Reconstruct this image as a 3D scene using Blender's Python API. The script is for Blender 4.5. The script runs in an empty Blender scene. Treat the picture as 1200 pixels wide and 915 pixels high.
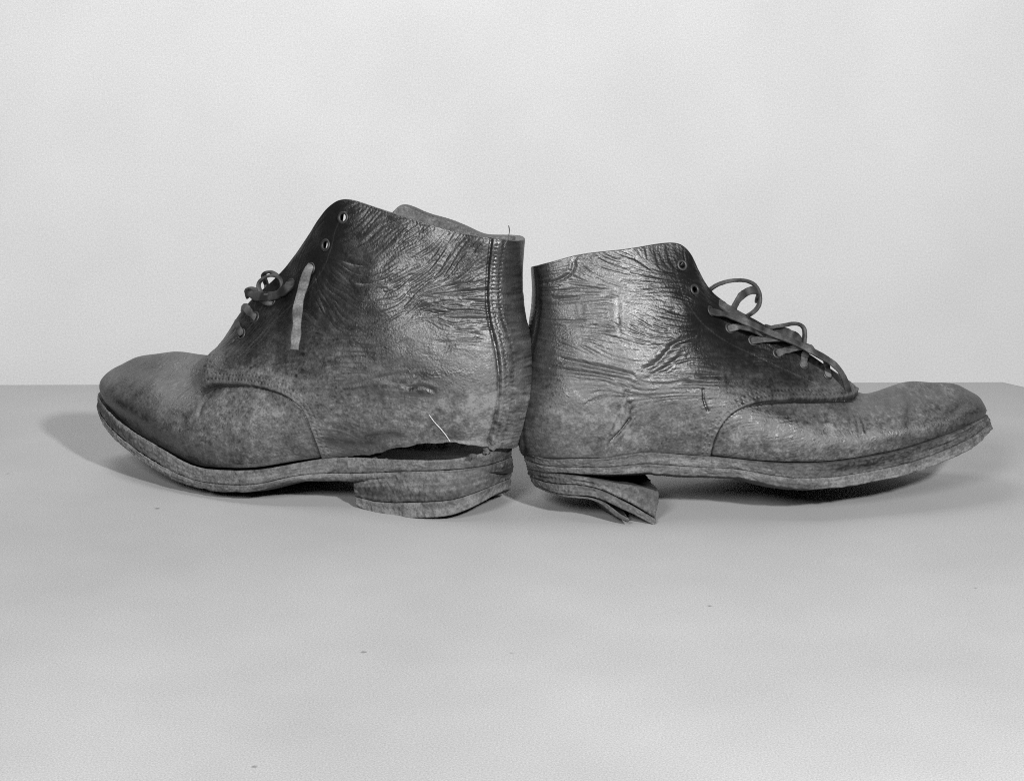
import bpy, math
import numpy as np
from math import sin, cos, radians, pi, sqrt, atan

# ------------------------------------------------------------------ camera, world, light, exposure
sc = bpy.context.scene
col = sc.collection
CAM = np.array([0.0, -1.3, 0.40])
FPX = 2448.0                      # focal length in pixels of the 1200 px wide photograph
PITCH = radians(13.76)
cam_d = bpy.data.cameras.new('camera')
cam_d.sensor_width = 36.0
cam_d.lens = FPX / 1200 * 36.0
cam_d.clip_start, cam_d.clip_end = 0.05, 50
cam = bpy.data.objects.new('camera', cam_d)
col.objects.link(cam)
cam.location = CAM
cam.rotation_euler = (pi / 2 - PITCH, 0, 0)
sc.camera = cam

w = bpy.data.worlds.new('World')
sc.world = w
w.use_nodes = True
w.node_tree.nodes['Background'].inputs[0].default_value = (1, 1, 1, 1)
w.node_tree.nodes['Background'].inputs[1].default_value = 0.03


def area(name, loc, target, size, power):
    d = bpy.data.lights.new(name, 'AREA')
    d.shape = 'DISK'
    d.size, d.energy = size, power
    o = bpy.data.objects.new(name, d)
    col.objects.link(o)
    o.location = loc
    v = np.array(target, float) - np.array(loc, float)
    from mathutils import Vector
    o.rotation_euler = Vector(v).to_track_quat('-Z', 'Y').to_euler()
    return o


area('key_lamp', (0.64, -1.30, 0.87), (-0.2, 0.12, 0.05), 0.11, 44)
area('overhead_lamp', (-0.6, 0.25, 1.75), (-0.25, 0.2, 0.0), 0.8, 15)
area('front_lamp', (-0.52, -1.66, 1.04), (0.0, 0.05, 0.1), 0.5, 36)
area('added_wall_light', (0.0, 0.30, 2.0), (-0.3, 1.30, 1.95), 1.4, 17)  # added light, no known source: brightens only the wall
sc.view_settings.view_transform = 'Standard'
sc.view_settings.look = 'None'
sc.view_settings.gamma = 1.0
sc.view_settings.exposure = -0.08
sc.view_settings.use_curve_mapping = False
sc.cycles.filter_width = 1.05
sc.cycles.use_denoising = False      # the picture's own grain stays

rng = np.random.default_rng(7)

# ------------------------------------------------------------------ small maths helpers
FWD = np.array([0, cos(PITCH), -sin(PITCH)])
UPV = np.array([0, sin(PITCH), cos(PITCH)])


def ray(px, py):
    return FWD + np.array([1, 0, 0]) * ((px - 600) / FPX) + UPV * (-(py - 457.5) / FPX)


def ground(px, py):
    r = ray(px, py)
    return CAM + r * (-CAM[2] / r[2])


def unit(v):
    v = np.asarray(v, float)
    return v / np.maximum(np.linalg.norm(v, axis=-1, keepdims=True), 1e-12)


class Frame:
    """boot axes: x heel to toe, d sideways towards the near side, h up; all in millimetres"""

    def __init__(s, side, yaw, roll, touch, d):
        a, r = radians(yaw), radians(roll)
        s.a = np.array([side * cos(a), sin(a), 0])
        nh = np.array([side * sin(a), -cos(a), 0])
        s.n = nh * cos(r) + np.array([0, 0, 1]) * sin(r)
        s.k = np.array([0, 0, 1]) * cos(r) - nh * sin(r)
        P = ground(*touch)
        s.O = P - nh * d
        s.O[2] = 0
        s.M = np.array([s.a, s.n, s.k])

    def loc(s, px, py, d):
        r = ray(px, py)
        t = (d / 1000 - (CAM - s.O) @ s.n) / (r @ s.n)
        return s.M @ (CAM + t * r - s.O) * 1000

    def rel(s, L):                       # local mm -> metres relative to the boot's base point
        return np.asarray(L) @ s.M / 1000

    def pix(s, L):
        P = s.rel(L) + s.O - CAM
        z = P @ FWD
        return np.stack([600 + FPX * P[..., 0] / z, 457.5 - FPX * (P @ UPV) / z], -1)


def spline(t, Y, tq):
    """natural cubic spline through Y[k] at t[k], sampled at tq (axis 0)"""
    t = np.asarray(t, float)
    n = len(t)
    sh = Y.shape[1:]
    Y = Y.reshape(n, -1)
    h = np.diff(t)
    A = np.zeros((n, n))
    R = np.zeros((n, Y.shape[1]))
    A[0, 0] = A[-1, -1] = 1
    for i in range(1, n - 1):
        A[i, i - 1], A[i, i], A[i, i + 1] = h[i - 1], 2 * (h[i - 1] + h[i]), h[i]
        R[i] = 6 * ((Y[i + 1] - Y[i]) / h[i] - (Y[i] - Y[i - 1]) / h[i - 1])
    m = np.linalg.solve(A, R)
    tq = np.asarray(tq, float)
    k = np.clip(np.searchsorted(t, tq, 'right') - 1, 0, n - 2)
    hk = h[k][:, None]
    a = (t[k + 1] - tq)[:, None]
    b = (tq - t[k])[:, None]
    out = (m[k] * a ** 3 + m[k + 1] * b ** 3) / (6 * hk) + (Y[k] / hk - m[k] * hk / 6) * a + (Y[k + 1] / hk - m[k + 1] * hk / 6) * b
    return out.reshape((len(tq),) + sh)


def chord(P):
    return np.concatenate([[0], np.cumsum(np.linalg.norm(np.diff(P, axis=0), axis=1))])


def curve3(P, n):
    P = np.asarray(P, float)
    t = chord(P)
    return spline(t, P, np.linspace(0, t[-1], n))


def smooth01(x, a, b):
    t = np.clip((x - a) / (b - a), 0, 1)
    return t * t * (3 - 2 * t)


def lattice(shape, cell, seed):
    """smooth value noise, roughly unit variance, cell = (rows, cols) per feature"""
    r = np.random.default_rng(seed)
    ny, nx = int(shape[0] / cell[0]) + 4, int(shape[1] / cell[1]) + 4
    g = r.standard_normal((ny, nx))
    y = np.arange(shape[0]) / cell[0]
    x = np.arange(shape[1]) / cell[1]
    yi, xi = y.astype(int), x.astype(int)
    fy, fx = y - yi, x - xi
    fy, fx = fy * fy * (3 - 2 * fy), fx * fx * (3 - 2 * fx)
    a = g[yi][:, xi] * (1 - fx) + g[yi][:, xi + 1] * fx
    b = g[yi + 1][:, xi] * (1 - fx) + g[yi + 1][:, xi + 1] * fx
    return (a * (1 - fy)[:, None] + b * fy[:, None]) * 1.4


def bilin(img, y, x):
    y = np.clip(y, 0, img.shape[0] - 1.001)
    x = np.clip(x, 0, img.shape[1] - 1.001)
    yi, xi = y.astype(int), x.astype(int)
    fy, fx = y - yi, x - xi
    return (img[yi, xi] * (1 - fx) + img[yi, xi + 1] * fx) * (1 - fy) + (img[yi + 1, xi] * (1 - fx) + img[yi + 1, xi + 1] * fx) * fy


def polydist(P, line, reach=9.0):
    """distance from points P (n,2) to a polyline (exact within reach), and arc length of the nearest point"""
    lo, hi = line.min(0) - reach, line.max(0) + reach
    box = (P[:, 0] > lo[0]) & (P[:, 0] < hi[0]) & (P[:, 1] > lo[1]) & (P[:, 1] < hi[1])
    k = np.nonzero(box)[0]
    bd, ba = polydist_all(P[k], line, reach)
    best = np.full(len(P), 1e3)
    arc = np.zeros(len(P))
    best[k], arc[k] = bd, ba
    return best, arc


def polydist_all(P, line, reach):
    # keep only points near one of the line's own vertices
    best = np.full(len(P), 1e3)
    arc = np.zeros(len(P))
    step = max(np.linalg.norm(np.diff(line, axis=0), axis=1).max(), 0.01)
    cell = reach + step
    key = {}
    for v in line:
        key[(int(v[0] // cell), int(v[1] // cell))] = 1
    nb_ = set((a + i, b + j) for a, b in key for i in (-1, 0, 1) for j in (-1, 0, 1))
    ci = (P[:, 0] // cell).astype(int) * 4096 + (P[:, 1] // cell).astype(int)
    k = np.nonzero(np.isin(ci, np.array([a * 4096 + b for a, b in nb_])))[0]
    Pk = P[k]
    b_, a_ = np.full(len(k), 1e3), np.zeros(len(k))
    s0 = 0.0
    for A, B in zip(line[:-1], line[1:]):
        ab = B - A
        L2 = max(ab @ ab, 1e-9)
        mid = (A + B) / 2
        q = np.nonzero(np.abs(Pk - mid).max(1) < reach + step)[0]
        pq = Pk[q]
        t = np.clip(((pq - A) @ ab) / L2, 0, 1)
        d = np.hypot(pq[:, 0] - A[0] - t * ab[0], pq[:, 1] - A[1] - t * ab[1])
        m = d < b_[q]
        b_[q[m]] = d[m]
        a_[q[m]] = s0 + t[m] * sqrt(L2)
        s0 += sqrt(L2)
    best[k], arc[k] = b_, a_
    return best, arc


def inside(P, poly):
    r = np.zeros(len(P), bool)
    x, y = P[:, 0], P[:, 1]
    n = len(poly)
    for i in range(n):
        x1, y1 = poly[i]
        x2, y2 = poly[(i + 1) % n]
        c = (y1 > y) != (y2 > y)
        if y1 != y2:
            r ^= c & (x < (x2 - x1) * (y - y1) / (y2 - y1) + x1)
    return r


# ------------------------------------------------------------------ mesh helpers
def mesh_obj(name, V, Fq, mat, parent=None, smooth=True, attrs=None, tris=None):
    V = np.asarray(V, np.float32)
    Fq = np.asarray(Fq, np.int32).reshape(-1, 4) if len(Fq) else np.zeros((0, 4), np.int32)
    T = np.asarray(tris, np.int32).reshape(-1, 3) if tris is not None and len(tris) else np.zeros((0, 3), np.int32)
    used = np.zeros(len(V), bool)
    used[Fq.ravel()] = True
    used[T.ravel()] = True
    remap = np.cumsum(used) - 1
    V2 = V[used]
    Fq, T = remap[Fq], remap[T]
    me = bpy.data.meshes.new(name)
    me.vertices.add(len(V2))
    me.vertices.foreach_set('co', V2.ravel())
    nl = Fq.size + T.size
    me.loops.add(nl)
    me.loops.foreach_set('vertex_index', np.concatenate([Fq.ravel(), T.ravel()]).astype(np.int32))
    me.polygons.add(len(Fq) + len(T))
    st = np.concatenate([np.arange(len(Fq)) * 4, Fq.size + np.arange(len(T)) * 3]).astype(np.int32)
    me.polygons.foreach_set('loop_start', st)
    me.update(calc_edges=True)
    me.polygons.foreach_set('use_smooth', np.full(len(me.polygons), smooth))
    if attrs and len(me.vertices) == len(V2):
        for k, v in attrs.items():
            at = me.attributes.new(k, 'FLOAT', 'POINT')
            at.data.foreach_set('value', np.asarray(v, np.float32)[used])
    me.materials.append(mat)
    o = bpy.data.objects.new(name, me)
    col.objects.link(o)
    if parent:
        o.parent = parent
    return o


def grid_faces(nu, nv, wrap=False):
    iu = np.arange(nu if wrap else nu - 1)
    iv = np.arange(nv - 1)
    A, B = np.meshgrid(iu, iv, indexing='ij')
    A2 = (A + 1) % nu
    return np.stack([A * nv + B, A2 * nv + B, A2 * nv + B + 1, A * nv + B + 1], -1).reshape(-1, 4)


# ------------------------------------------------------------------ materials
def new_mat(name):
    m = bpy.data.materials.new(name)
    m.use_nodes = True
    nt = m.node_tree
    nt.nodes.clear()
    out = nt.nodes.new('ShaderNodeOutputMaterial')
    b = nt.nodes.new('ShaderNodeBsdfPrincipled')
    nt.links.new(b.outputs[0], out.inputs[0])
    return m, nt, b


def N(nt, t, **kw):
    n = nt.nodes.new(t)
    for k, v in kw.items():
        setattr(n, k, v)
    return n


def noise(nt, scale, detail=3, rough=0.6, stretch=None):
    tc = N(nt, 'ShaderNodeTexCoord')
    n = N(nt, 'ShaderNodeTexNoise')
    n.inputs['Scale'].default_value = scale
    n.inputs['Detail'].default_value = detail
    n.inputs['Roughness'].default_value = rough
    if stretch:
        mp = N(nt, 'ShaderNodeMapping')
        mp.inputs['Scale'].default_value = stretch
        nt.links.new(tc.outputs['Object'], mp.inputs[0])
        nt.links.new(mp.outputs[0], n.inputs['Vector'])
    else:
        nt.links.new(tc.outputs['Object'], n.inputs['Vector'])
    return n.outputs['Fac']


def math2(nt, op, a, b):
    n = N(nt, 'ShaderNodeMath', operation=op)
    for i, v in enumerate((a, b)):
        if isinstance(v, (int, float)):
            n.inputs[i].default_value = v
        else:
            nt.links.new(v, n.inputs[i])
    return n.outputs[0]


def remap(nt, x, a, b, c, d):
    n = N(nt, 'ShaderNodeMapRange')
    nt.links.new(x, n.inputs[0])
    for i, v in enumerate((a, b, c, d)):
        n.inputs[i + 1].default_value = v
    return n.outputs[0]


def grey(nt, x):
    n = N(nt, 'ShaderNodeCombineColor')
    for i in range(3):
        nt.links.new(x, n.inputs[i])
    return n.outputs[0]


def bump(nt, b, h, dist, strength=1.0):
    n = N(nt, 'ShaderNodeBump')
    n.inputs['Distance'].default_value = dist
    n.inputs['Strength'].default_value = strength
    nt.links.new(h, n.inputs['Height'])
    nt.links.new(n.outputs[0], b.inputs['Normal'])


def attr(nt, name):
    a = N(nt, 'ShaderNodeAttribute', attribute_name=name)
    return a.outputs['Fac']


def paper(name, base, var, fine_scale, rough, bmp, specks=0):
    m, nt, b = new_mat(name)
    fine = remap(nt, noise(nt, fine_scale, 2, 0.7), 0.25, 0.75, 1 - var, 1 + var)
    broad = remap(nt, noise(nt, 3.0, 4, 0.6), 0.3, 0.7, 1 - var * 0.5, 1 + var * 0.5)
    c = math2(nt, 'MULTIPLY', math2(nt, 'MULTIPLY', fine, broad), base)
    if specks:
        v = N(nt, 'ShaderNodeTexVoronoi')
        v.inputs['Scale'].default_value = specks
        tcn = N(nt, 'ShaderNodeTexCoord')
        nt.links.new(tcn.outputs['Object'], v.inputs['Vector'])
        sz = N(nt, 'ShaderNodeSeparateColor')
        nt.links.new(v.outputs['Color'], sz.inputs[0])
        rad = remap(nt, sz.outputs[0], 0.55, 1.0, 0.0, 0.045)
        dot = remap(nt, math2(nt, 'SUBTRACT', v.outputs['Distance'], rad), -0.012, 0.012, 0.55, 1.0)
        c = math2(nt, 'MULTIPLY', c, dot)
    nt.links.new(grey(nt, c), b.inputs['Base Color'])
    b.inputs['Roughness'].default_value = rough
    b.inputs['Specular IOR Level'].default_value = 0.25
    bump(nt, b, noise(nt, fine_scale * 0.7, 2, 0.6), bmp)
    return m


def leather(name, dark, pale, r_dark, r_pale, bmp=0.00018, spec=0.25):
    """tone attribute: 0 oiled dark leather, 1 pale dusty rubbed leather"""
    m, nt, b = new_mat(name)
    t = attr(nt, 'tone')
    mott = remap(nt, noise(nt, 110, 5, 0.72), 0.3, 0.7, 0.62, 1.38)
    fine = remap(nt, noise(nt, 800, 3, 0.8), 0.25, 0.75, 0.5, 1.5)
    tt = math2(nt, 'MULTIPLY', math2(nt, 'MULTIPLY', t, mott), fine)
    tc = N(nt, 'ShaderNodeClamp')
    nt.links.new(tt, tc.inputs[0])
    tt = tc.outputs[0]
    c = math2(nt, 'ADD', math2(nt, 'MULTIPLY', math2(nt, 'POWER', tt, 1.2), pale - dark), dark)
    nt.links.new(grey(nt, c), b.inputs['Base Color'])
    ro = remap(nt, tt, 0, 1, r_dark, r_pale)
    rn = remap(nt, noise(nt, 260, 4, 0.7), 0.3, 0.7, -0.07, 0.07)
    nt.links.new(math2(nt, 'ADD', ro, rn), b.inputs['Roughness'])
    sp = math2(nt, 'MULTIPLY', remap(nt, attr(nt, 'dull'), 0, 0.25, 1.0, 0.1), remap(nt, tt, 0.12, 0.6, spec, spec * 0.38))
    nt.links.new(sp, b.inputs['Specular IOR Level'])
    v = N(nt, 'ShaderNodeTexVoronoi')
    v.inputs['Scale'].default_value = 650
    tcn = N(nt, 'ShaderNodeTexCoord')
    nt.links.new(tcn.outputs['Object'], v.inputs['Vector'])
    hgt = math2(nt, 'ADD', math2(nt, 'MULTIPLY', v.outputs['Distance'], 0.5), noise(nt, 420, 5, 0.75))
    bump(nt, b, hgt, bmp)
    return m


M_table = paper('table_paper', 0.27, 0.24, 1050, 0.75, 0.00005, 26)
M_wall = paper('backdrop_paper', 0.65, 0.12, 520, 0.85, 0.0001)
M_leather = leather('worn_leather', 0.006, 0.132, 0.36, 0.74, 0.00026, 0.85)
M_sole = leather('sole_leather', 0.009, 0.13, 0.6, 0.85, 0.00025)
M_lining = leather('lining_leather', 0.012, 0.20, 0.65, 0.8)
M_lace = leather('lace_leather', 0.010, 0.17, 0.5, 0.7, 0.0001)
M_eyelet, _nt, _b = new_mat('eyelet_metal')
_b.inputs['Base Color'].default_value = (0.045, 0.045, 0.045, 1)
_b.inputs['Metallic'].default_value = 0.75
_nt.links.new(remap(_nt, noise(_nt, 800, 3), 0.3, 0.7, 0.42, 0.65), _b.inputs['Roughness'])
M_thread, _nt, _b = new_mat('waxed_thread')
_nt.links.new(grey(_nt, remap(_nt, noise(_nt, 900, 2), 0.3, 0.7, 0.03, 0.06)), _b.inputs['Base Color'])
_b.inputs['Roughness'].default_value = 0.7
M_fibre, _nt, _b = new_mat('pale_thread')
_nt.links.new(grey(_nt, remap(_nt, noise(_nt, 900, 2), 0.3, 0.7, 0.3, 0.45)), _b.inputs['Base Color'])
_b.inputs['Roughness'].default_value = 0.8

# ------------------------------------------------------------------ table and backdrop
far = [(-1.1, 0.348), (0.405, 0.3695), (0.52, 0.225), (0.62, 0.02), (0.62, -0.85), (-1.1, -0.85)]
n = len(far)
tv = [(x, y, 0.0) for x, y in far]
ins = []
cx, cy = np.mean([p[0] for p in far]), np.mean([p[1] for p in far])
rings = [(0.010, 0.0), (0.0045, -0.0010), (0.0012, -0.004), (0.0, -0.009), (0.0, -0.034)]
V = []
for off, z in rings:
    for x, y in far:
        dv = np.array([x - cx, y - cy])
        dv = dv / np.linalg.norm(dv)
        V.append((x - dv[0] * off, y - dv[1] * off, z))
Fq = []
for r in range(len(rings) - 1):
    for i in range(n):
        j = (i + 1) % n
        Fq.append((r * n + j, r * n + i, (r + 1) * n + i, (r + 1) * n + j))
me = bpy.data.meshes.new('tabletop')
me.from_pydata([tuple(v) for v in V], [], [tuple(f) for f in Fq] + [tuple(reversed(range(n))), tuple(range((len(rings) - 1) * n, len(rings) * n))])
me.materials.append(M_table)
o = bpy.data.objects.new('tabletop', me)
col.objects.link(o)
import bmesh
bm = bmesh.new()
bm.from_mesh(me)
bmesh.ops.recalc_face_normals(bm, faces=bm.faces)
bm.to_mesh(me)
bm.free()
o['kind'] = 'structure'

V = [(-2.6, 1.15, -1.2), (2.6, 1.15, -1.2), (2.6, 1.15, 2.2), (-2.6, 1.15, 2.2),
     (-2.6, 1.17, -1.2), (2.6, 1.17, -1.2), (2.6, 1.17, 2.2), (-2.6, 1.17, 2.2)]
o = mesh_obj('wall', V, [(0, 1, 2, 3), (5, 4, 7, 6), (3, 2, 6, 7), (1, 0, 4, 5), (0, 3, 7, 4), (2, 1, 5, 6)], M_wall, smooth=False)
o['kind'] = 'structure'

# ------------------------------------------------------------------ boot builder
NUH, NV = 690, 350             # samples along half the girth and up the upper


def empty(name, O, label):
    e = bpy.data.objects.new(name, None)
    e.empty_display_size = 0.05
    col.objects.link(e)
    e.location = O
    e['label'] = label
    e['category'] = 'boot'
    e['group'] = 'pair of worn boots'
    return e


class Upper:
    def __init__(s, fr, near, far_top, ridge_from):
        """near: columns from the back seam to the toe, each six (px, py, d) from sole to top line"""
        s.fr = fr
        Kn = np.array([[fr.loc(*p) for p in c] for c in near])
        s.Kn = Kn
        Kf = Kn.copy()
        Kf[:, :, 1] *= -1
        for c, rows in far_top.items():
            for r, (dx, dd, dh) in rows.items():
                Kf[c, r] += (dx, dd, dh)
        nc = len(near)
        loop = np.concatenate([Kn, Kf[nc - 2:0:-1]])                  # periodic
        ghost = np.empty((len(loop), 1, 3))
        for i in range(len(loop)):
            c = i if i < nc else 2 * nc - 2 - i
            if c >= ridge_from:
                g = loop[i, 4].copy()
                g[1] *= -1
            else:
                g = 2 * loop[i, 5] - loop[i, 4]
            ghost[i, 0] = g
        loop = np.concatenate([loop, ghost], 1)
        m = len(loop)
        pad = 4
        ext = np.concatenate([loop[-pad:], loop, loop[:pad + 1]])
        step = np.linalg.norm(np.diff(ext[:, 1:5], axis=0), axis=2).mean(1)
        t = np.concatenate([[0], np.cumsum(step)])
        t0, t1, tn = t[pad], t[pad + m], t[pad + nc - 1]
        tq = np.concatenate([np.linspace(t0, tn, NUH)[:-1], np.linspace(tn, t1, NUH)[:-1]])
        S = spline(t, ext, tq)                                        # (NU, 7, 3)
        nu = len(tq)
        s.nu = nu
        S = np.swapaxes(S, 0, 1)
        S = spline(np.arange(7.0), S, np.linspace(0, 5, NV))
        s.P = np.swapaxes(S, 0, 1).copy()                            # (NU, NV, 3)
        s.near = np.arange(nu) < NUH
        cu = np.interp(tq, t[pad:pad + m + 1], np.arange(m + 1))
        s.cu = np.where(cu <= nc - 1, cu, 2 * nc - 2 - cu)            # column coordinate
        s.ridge = s.cu >= ridge_from
        k = np.arange(nu)
        s.mirror = np.where(k == 0, 0, (nu - k))
        vq = np.linspace(0, 1, NV) ** 5
        for i in np.nonzero(s.ridge & s.near)[0]:
            s.P[i, :, 1] -= s.P[i, -1, 1] * vq
        for i in range(NUH, nu):
            wgt = smooth01(s.cu[i], ridge_from - 1.3, ridge_from - 0.05)
            if wgt > 0:
                q = s.P[s.mirror[i]].copy()
                q[:, 1] *= -1
                s.P[i] = s.P[i] * (1 - wgt) + q * wgt
        for i in np.nonzero(s.ridge & s.near)[0]:
            p = 0.5 * (s.P[i, -1] + s.P[s.mirror[i], -1])
            s.P[i, -1] = s.P[s.mirror[i], -1] = p
        s.N = s.normals(s.P)
        s.pix = fr.pix(s.P)

    def normals(s, P):
        du = np.roll(P, -1, 0) - np.roll(P, 1, 0)
        dv = np.gradient(P, axis=1)
        n_ = np.cross(du, dv)
        # orientation: outward
        c = P.mean((0, 1))
        if (n_ * (P - c)).sum() < 0:
            n_ = -n_
        n_ = unit(n_)
        r = np.nonzero(s.ridge & s.near)[0]
        m = s.mirror[r]
        a = unit(n_[r, -1] + n_[m, -1])
        n_[r, -1] = a
        n_[m, -1] = a
        return n_

    def on(s, px, py, off=0.0):
        """point of the near side that shows at a photograph pixel, lifted by off mm"""
        q = s.pix[:NUH]
        d = (q[..., 0] - px) ** 2 + (q[..., 1] - py) ** 2
        i, j = np.unravel_index(np.argmin(d), d.shape)
        return s.P[i, j] + s.N[i, j] * off

    def ond(s, px, py, off=0.0):
        if not hasattr(s, 'pix2'):
            s.pix2 = s.fr.pix(s.P2[:NUH])
        q = s.pix2
        d = (q[..., 0] - px) ** 2 + (q[..., 1] - py) ** 2
        i, j = np.unravel_index(np.argmin(d), d.shape)
        return s.P2[i, j] + s.N[i, j] * off

    def nrm(s, px, py):
        q = s.pix[:NUH]
        d = (q[..., 0] - px) ** 2 + (q[..., 1] - py) ** 2
        i, j = np.unravel_index(np.argmin(d), d.shape)
        return s.N[i, j]

    def side(s, pts):
        """pixels -> side elevation (x, h) of the surface there"""
        return np.array([s.on(*p)[[0, 2]] for p in pts])


X0, H0, CELL = -125.0, -20.0, 0.4
GX, GH = 1060, 640


def side_grid():
    hh, xx = np.mgrid[0:GH, 0:GX]
    return X0 + xx * CELL, H0 + hh * CELL


def anchors_field(A, sig):
    """A rows: x, h, values... ; gaussian weighted interpolation on a coarse grid then enlarged"""
    k = 8
    xs = X0 + np.arange(0, GX + k, k) * CELL
    hs = H0 + np.arange(0, GH + k, k) * CELL
    XX, HH = np.meshgrid(xs, hs)
    W = np.zeros_like(XX)
    out = [np.zeros_like(XX) for _ in range(A.shape[1] - 2)]
    for a in A:
        wgt = np.exp(-((XX - a[0]) ** 2 + (HH - a[1]) ** 2) / (2 * sig * sig)) + 1e-9
        W += wgt
        for i, o_ in enumerate(out):
            o_ += wgt * a[2 + i]
    yy, xx = np.mgrid[0:GH, 0:GX] / k
    return [bilin(o_ / W, yy, xx) for o_ in out]


def lic(theta, cell, length, seed):
    """noise smeared along a direction field: gives long curving wrinkles"""
    nz = lattice((GH, GX), (cell, cell), seed)
    vx, vy = np.cos(theta), np.sin(theta)
    acc = nz.copy()
    yy0, xx0 = np.mgrid[0:GH, 0:GX].astype(float)
    steps = int(length / 1.6)
    for sgn in (1, -1):
        y, x = yy0.copy(), xx0.copy()
        for k in range(steps):
            yi = np.clip(y, 0, GH - 1).astype(int)
            xi = np.clip(x, 0, GX - 1).astype(int)
            x = x + sgn * 1.6 * vx[yi, xi]
            y = y + sgn * 1.6 * vy[yi, xi]
            acc += nz[np.clip(y + 0.5, 0, GH - 1).astype(int), np.clip(x + 0.5, 0, GX - 1).astype(int)] * (0.5 + 0.5 * cos(pi * (k + 1) / (steps + 1)))
    acc -= acc.mean()
    return acc / acc.std()


def sample(img, x, h):
    return bilin(img, (h - H0) / CELL, (x - X0) / CELL)


def sweep(name, pts, width, thick, mat, parent, fr, ups=None, n=None, tone=0.5, seed=1, taper=0.0, twist=0.0):
    """a flat leather lace swept along local mm points"""
    P = np.asarray(pts, float)
    L = chord(P)[-1]
    n = n or max(12, int(L / 0.9))
    C = curve3(P, n)
    T = unit(np.gradient(C, axis=0))
    if isinstance(ups, str):
        up = np.cross(np.array([0, 1.0, 0]), T)
    elif ups is None:
        up = np.tile(np.array([0, 1.0, 0.3]), (n, 1))
    else:
        U = np.asarray(ups, float)
        up = U if U.ndim == 2 and len(U) == n else (np.tile(U, (n, 1)) if U.ndim == 1 else spline(chord(P), U, np.linspace(0, chord(P)[-1], n)))
    W = unit(np.cross(T, up))
    B = np.cross(W, T)
    r = np.random.default_rng(seed)
    ph = np.linspace(0, twist, n)[:, None]
    W, B = W * np.cos(ph) + B * np.sin(ph), B * np.cos(ph) - W * np.sin(ph)
    prof = []
    m = 16
    for k in range(m):
        a = 2 * pi * k / m
        c_, s_ = cos(a), sin(a)
        prof.append((np.sign(c_) * abs(c_) ** 0.55 * width / 2, np.sign(s_) * abs(s_) ** 0.55 * thick / 2))
    prof = np.array(prof)
    wob = np.interp(np.arange(n), np.linspace(0, n, 9 + n // 8), 1 + 0.09 * r.standard_normal(9 + n // 8))
    if taper:
        tt = np.linspace(0, 1, n)
        wob = wob * (1 - taper * smooth01(tt, 0.75, 1))
    V = C[:, None] + W[:, None] * (prof[None, :, 0:1] * wob[:, None, None]) + B[:, None] * prof[None, :, 1:2]
    V = V + r.standard_normal(V.shape) * 0.05
    nv = m
    V = V.reshape(-1, 3)
    i, k = np.meshgrid(np.arange(n - 1), np.arange(m), indexing='ij')
    k2 = (k + 1) % m
    Fq = np.stack([i * m + k, i * m + k2, (i + 1) * m + k2, (i + 1) * m + k], -1).reshape(-1, 4)
    c0, c1 = len(V), len(V) + 1
    V = np.concatenate([V, C[:1], C[-1:]])
    tri = [(c0, (k + 1) % m, k) for k in range(m)] + [(c1, (n - 1) * m + k, (n - 1) * m + (k + 1) % m) for k in range(m)]
    tn = np.interp(np.arange(n), np.linspace(0, n, 6 + n // 5), tone + 0.13 * r.standard_normal(6 + n // 5))
    ta = np.concatenate([np.repeat(tn, m), [tone, tone]])
    return mesh_obj(name, fr.rel(V), Fq, mat, parent, attrs={'tone': ta}, tris=tri)


def eyelet(fr, up, parent, px, py, R=2.9, r=0.95):
    nn = up.nrm(px, py)
    c = up.ond(px, py) + nn * 0.25
    a = unit(np.cross(nn, [0, 0, 1.0]))
    b = np.cross(nn, a)
    V = []
    n1, n2 = 28, 10
    for i in range(n1):
        t = 2 * pi * i / n1
        e = a * cos(t) + b * sin(t)
        for k in range(n2):
            f = 2 * pi * k / n2
            V.append(c + e * (R + r * cos(f)) + nn * (0.62 * r * sin(f)))
    i, k = np.meshgrid(np.arange(n1), np.arange(n2), indexing='ij')
    i2, k2 = (i + 1) % n1, (k + 1) % n2
    Fq = np.stack([i * n2 + k, i2 * n2 + k, i2 * n2 + k2, i * n2 + k2], -1).reshape(-1, 4)
    base = len(V)
    # barrel through the leather
    for z in (0.2, -1.6):
        for i_ in range(n1):
            t = 2 * pi * i_ / n1
            V.append(c + (a * cos(t) + b * sin(t)) * (R - r * 0.75 + (0.5 if z < 0 else 0)) + nn * z)
    q = [(base + i_, base + (i_ + 1) % n1, base + n1 + (i_ + 1) % n1, base + n1 + i_) for i_ in range(n1)]
    return mesh_obj('eyelet', fr.rel(np.array(V)), np.concatenate([Fq, np.array(q)]), M_eyelet, parent)


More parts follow.
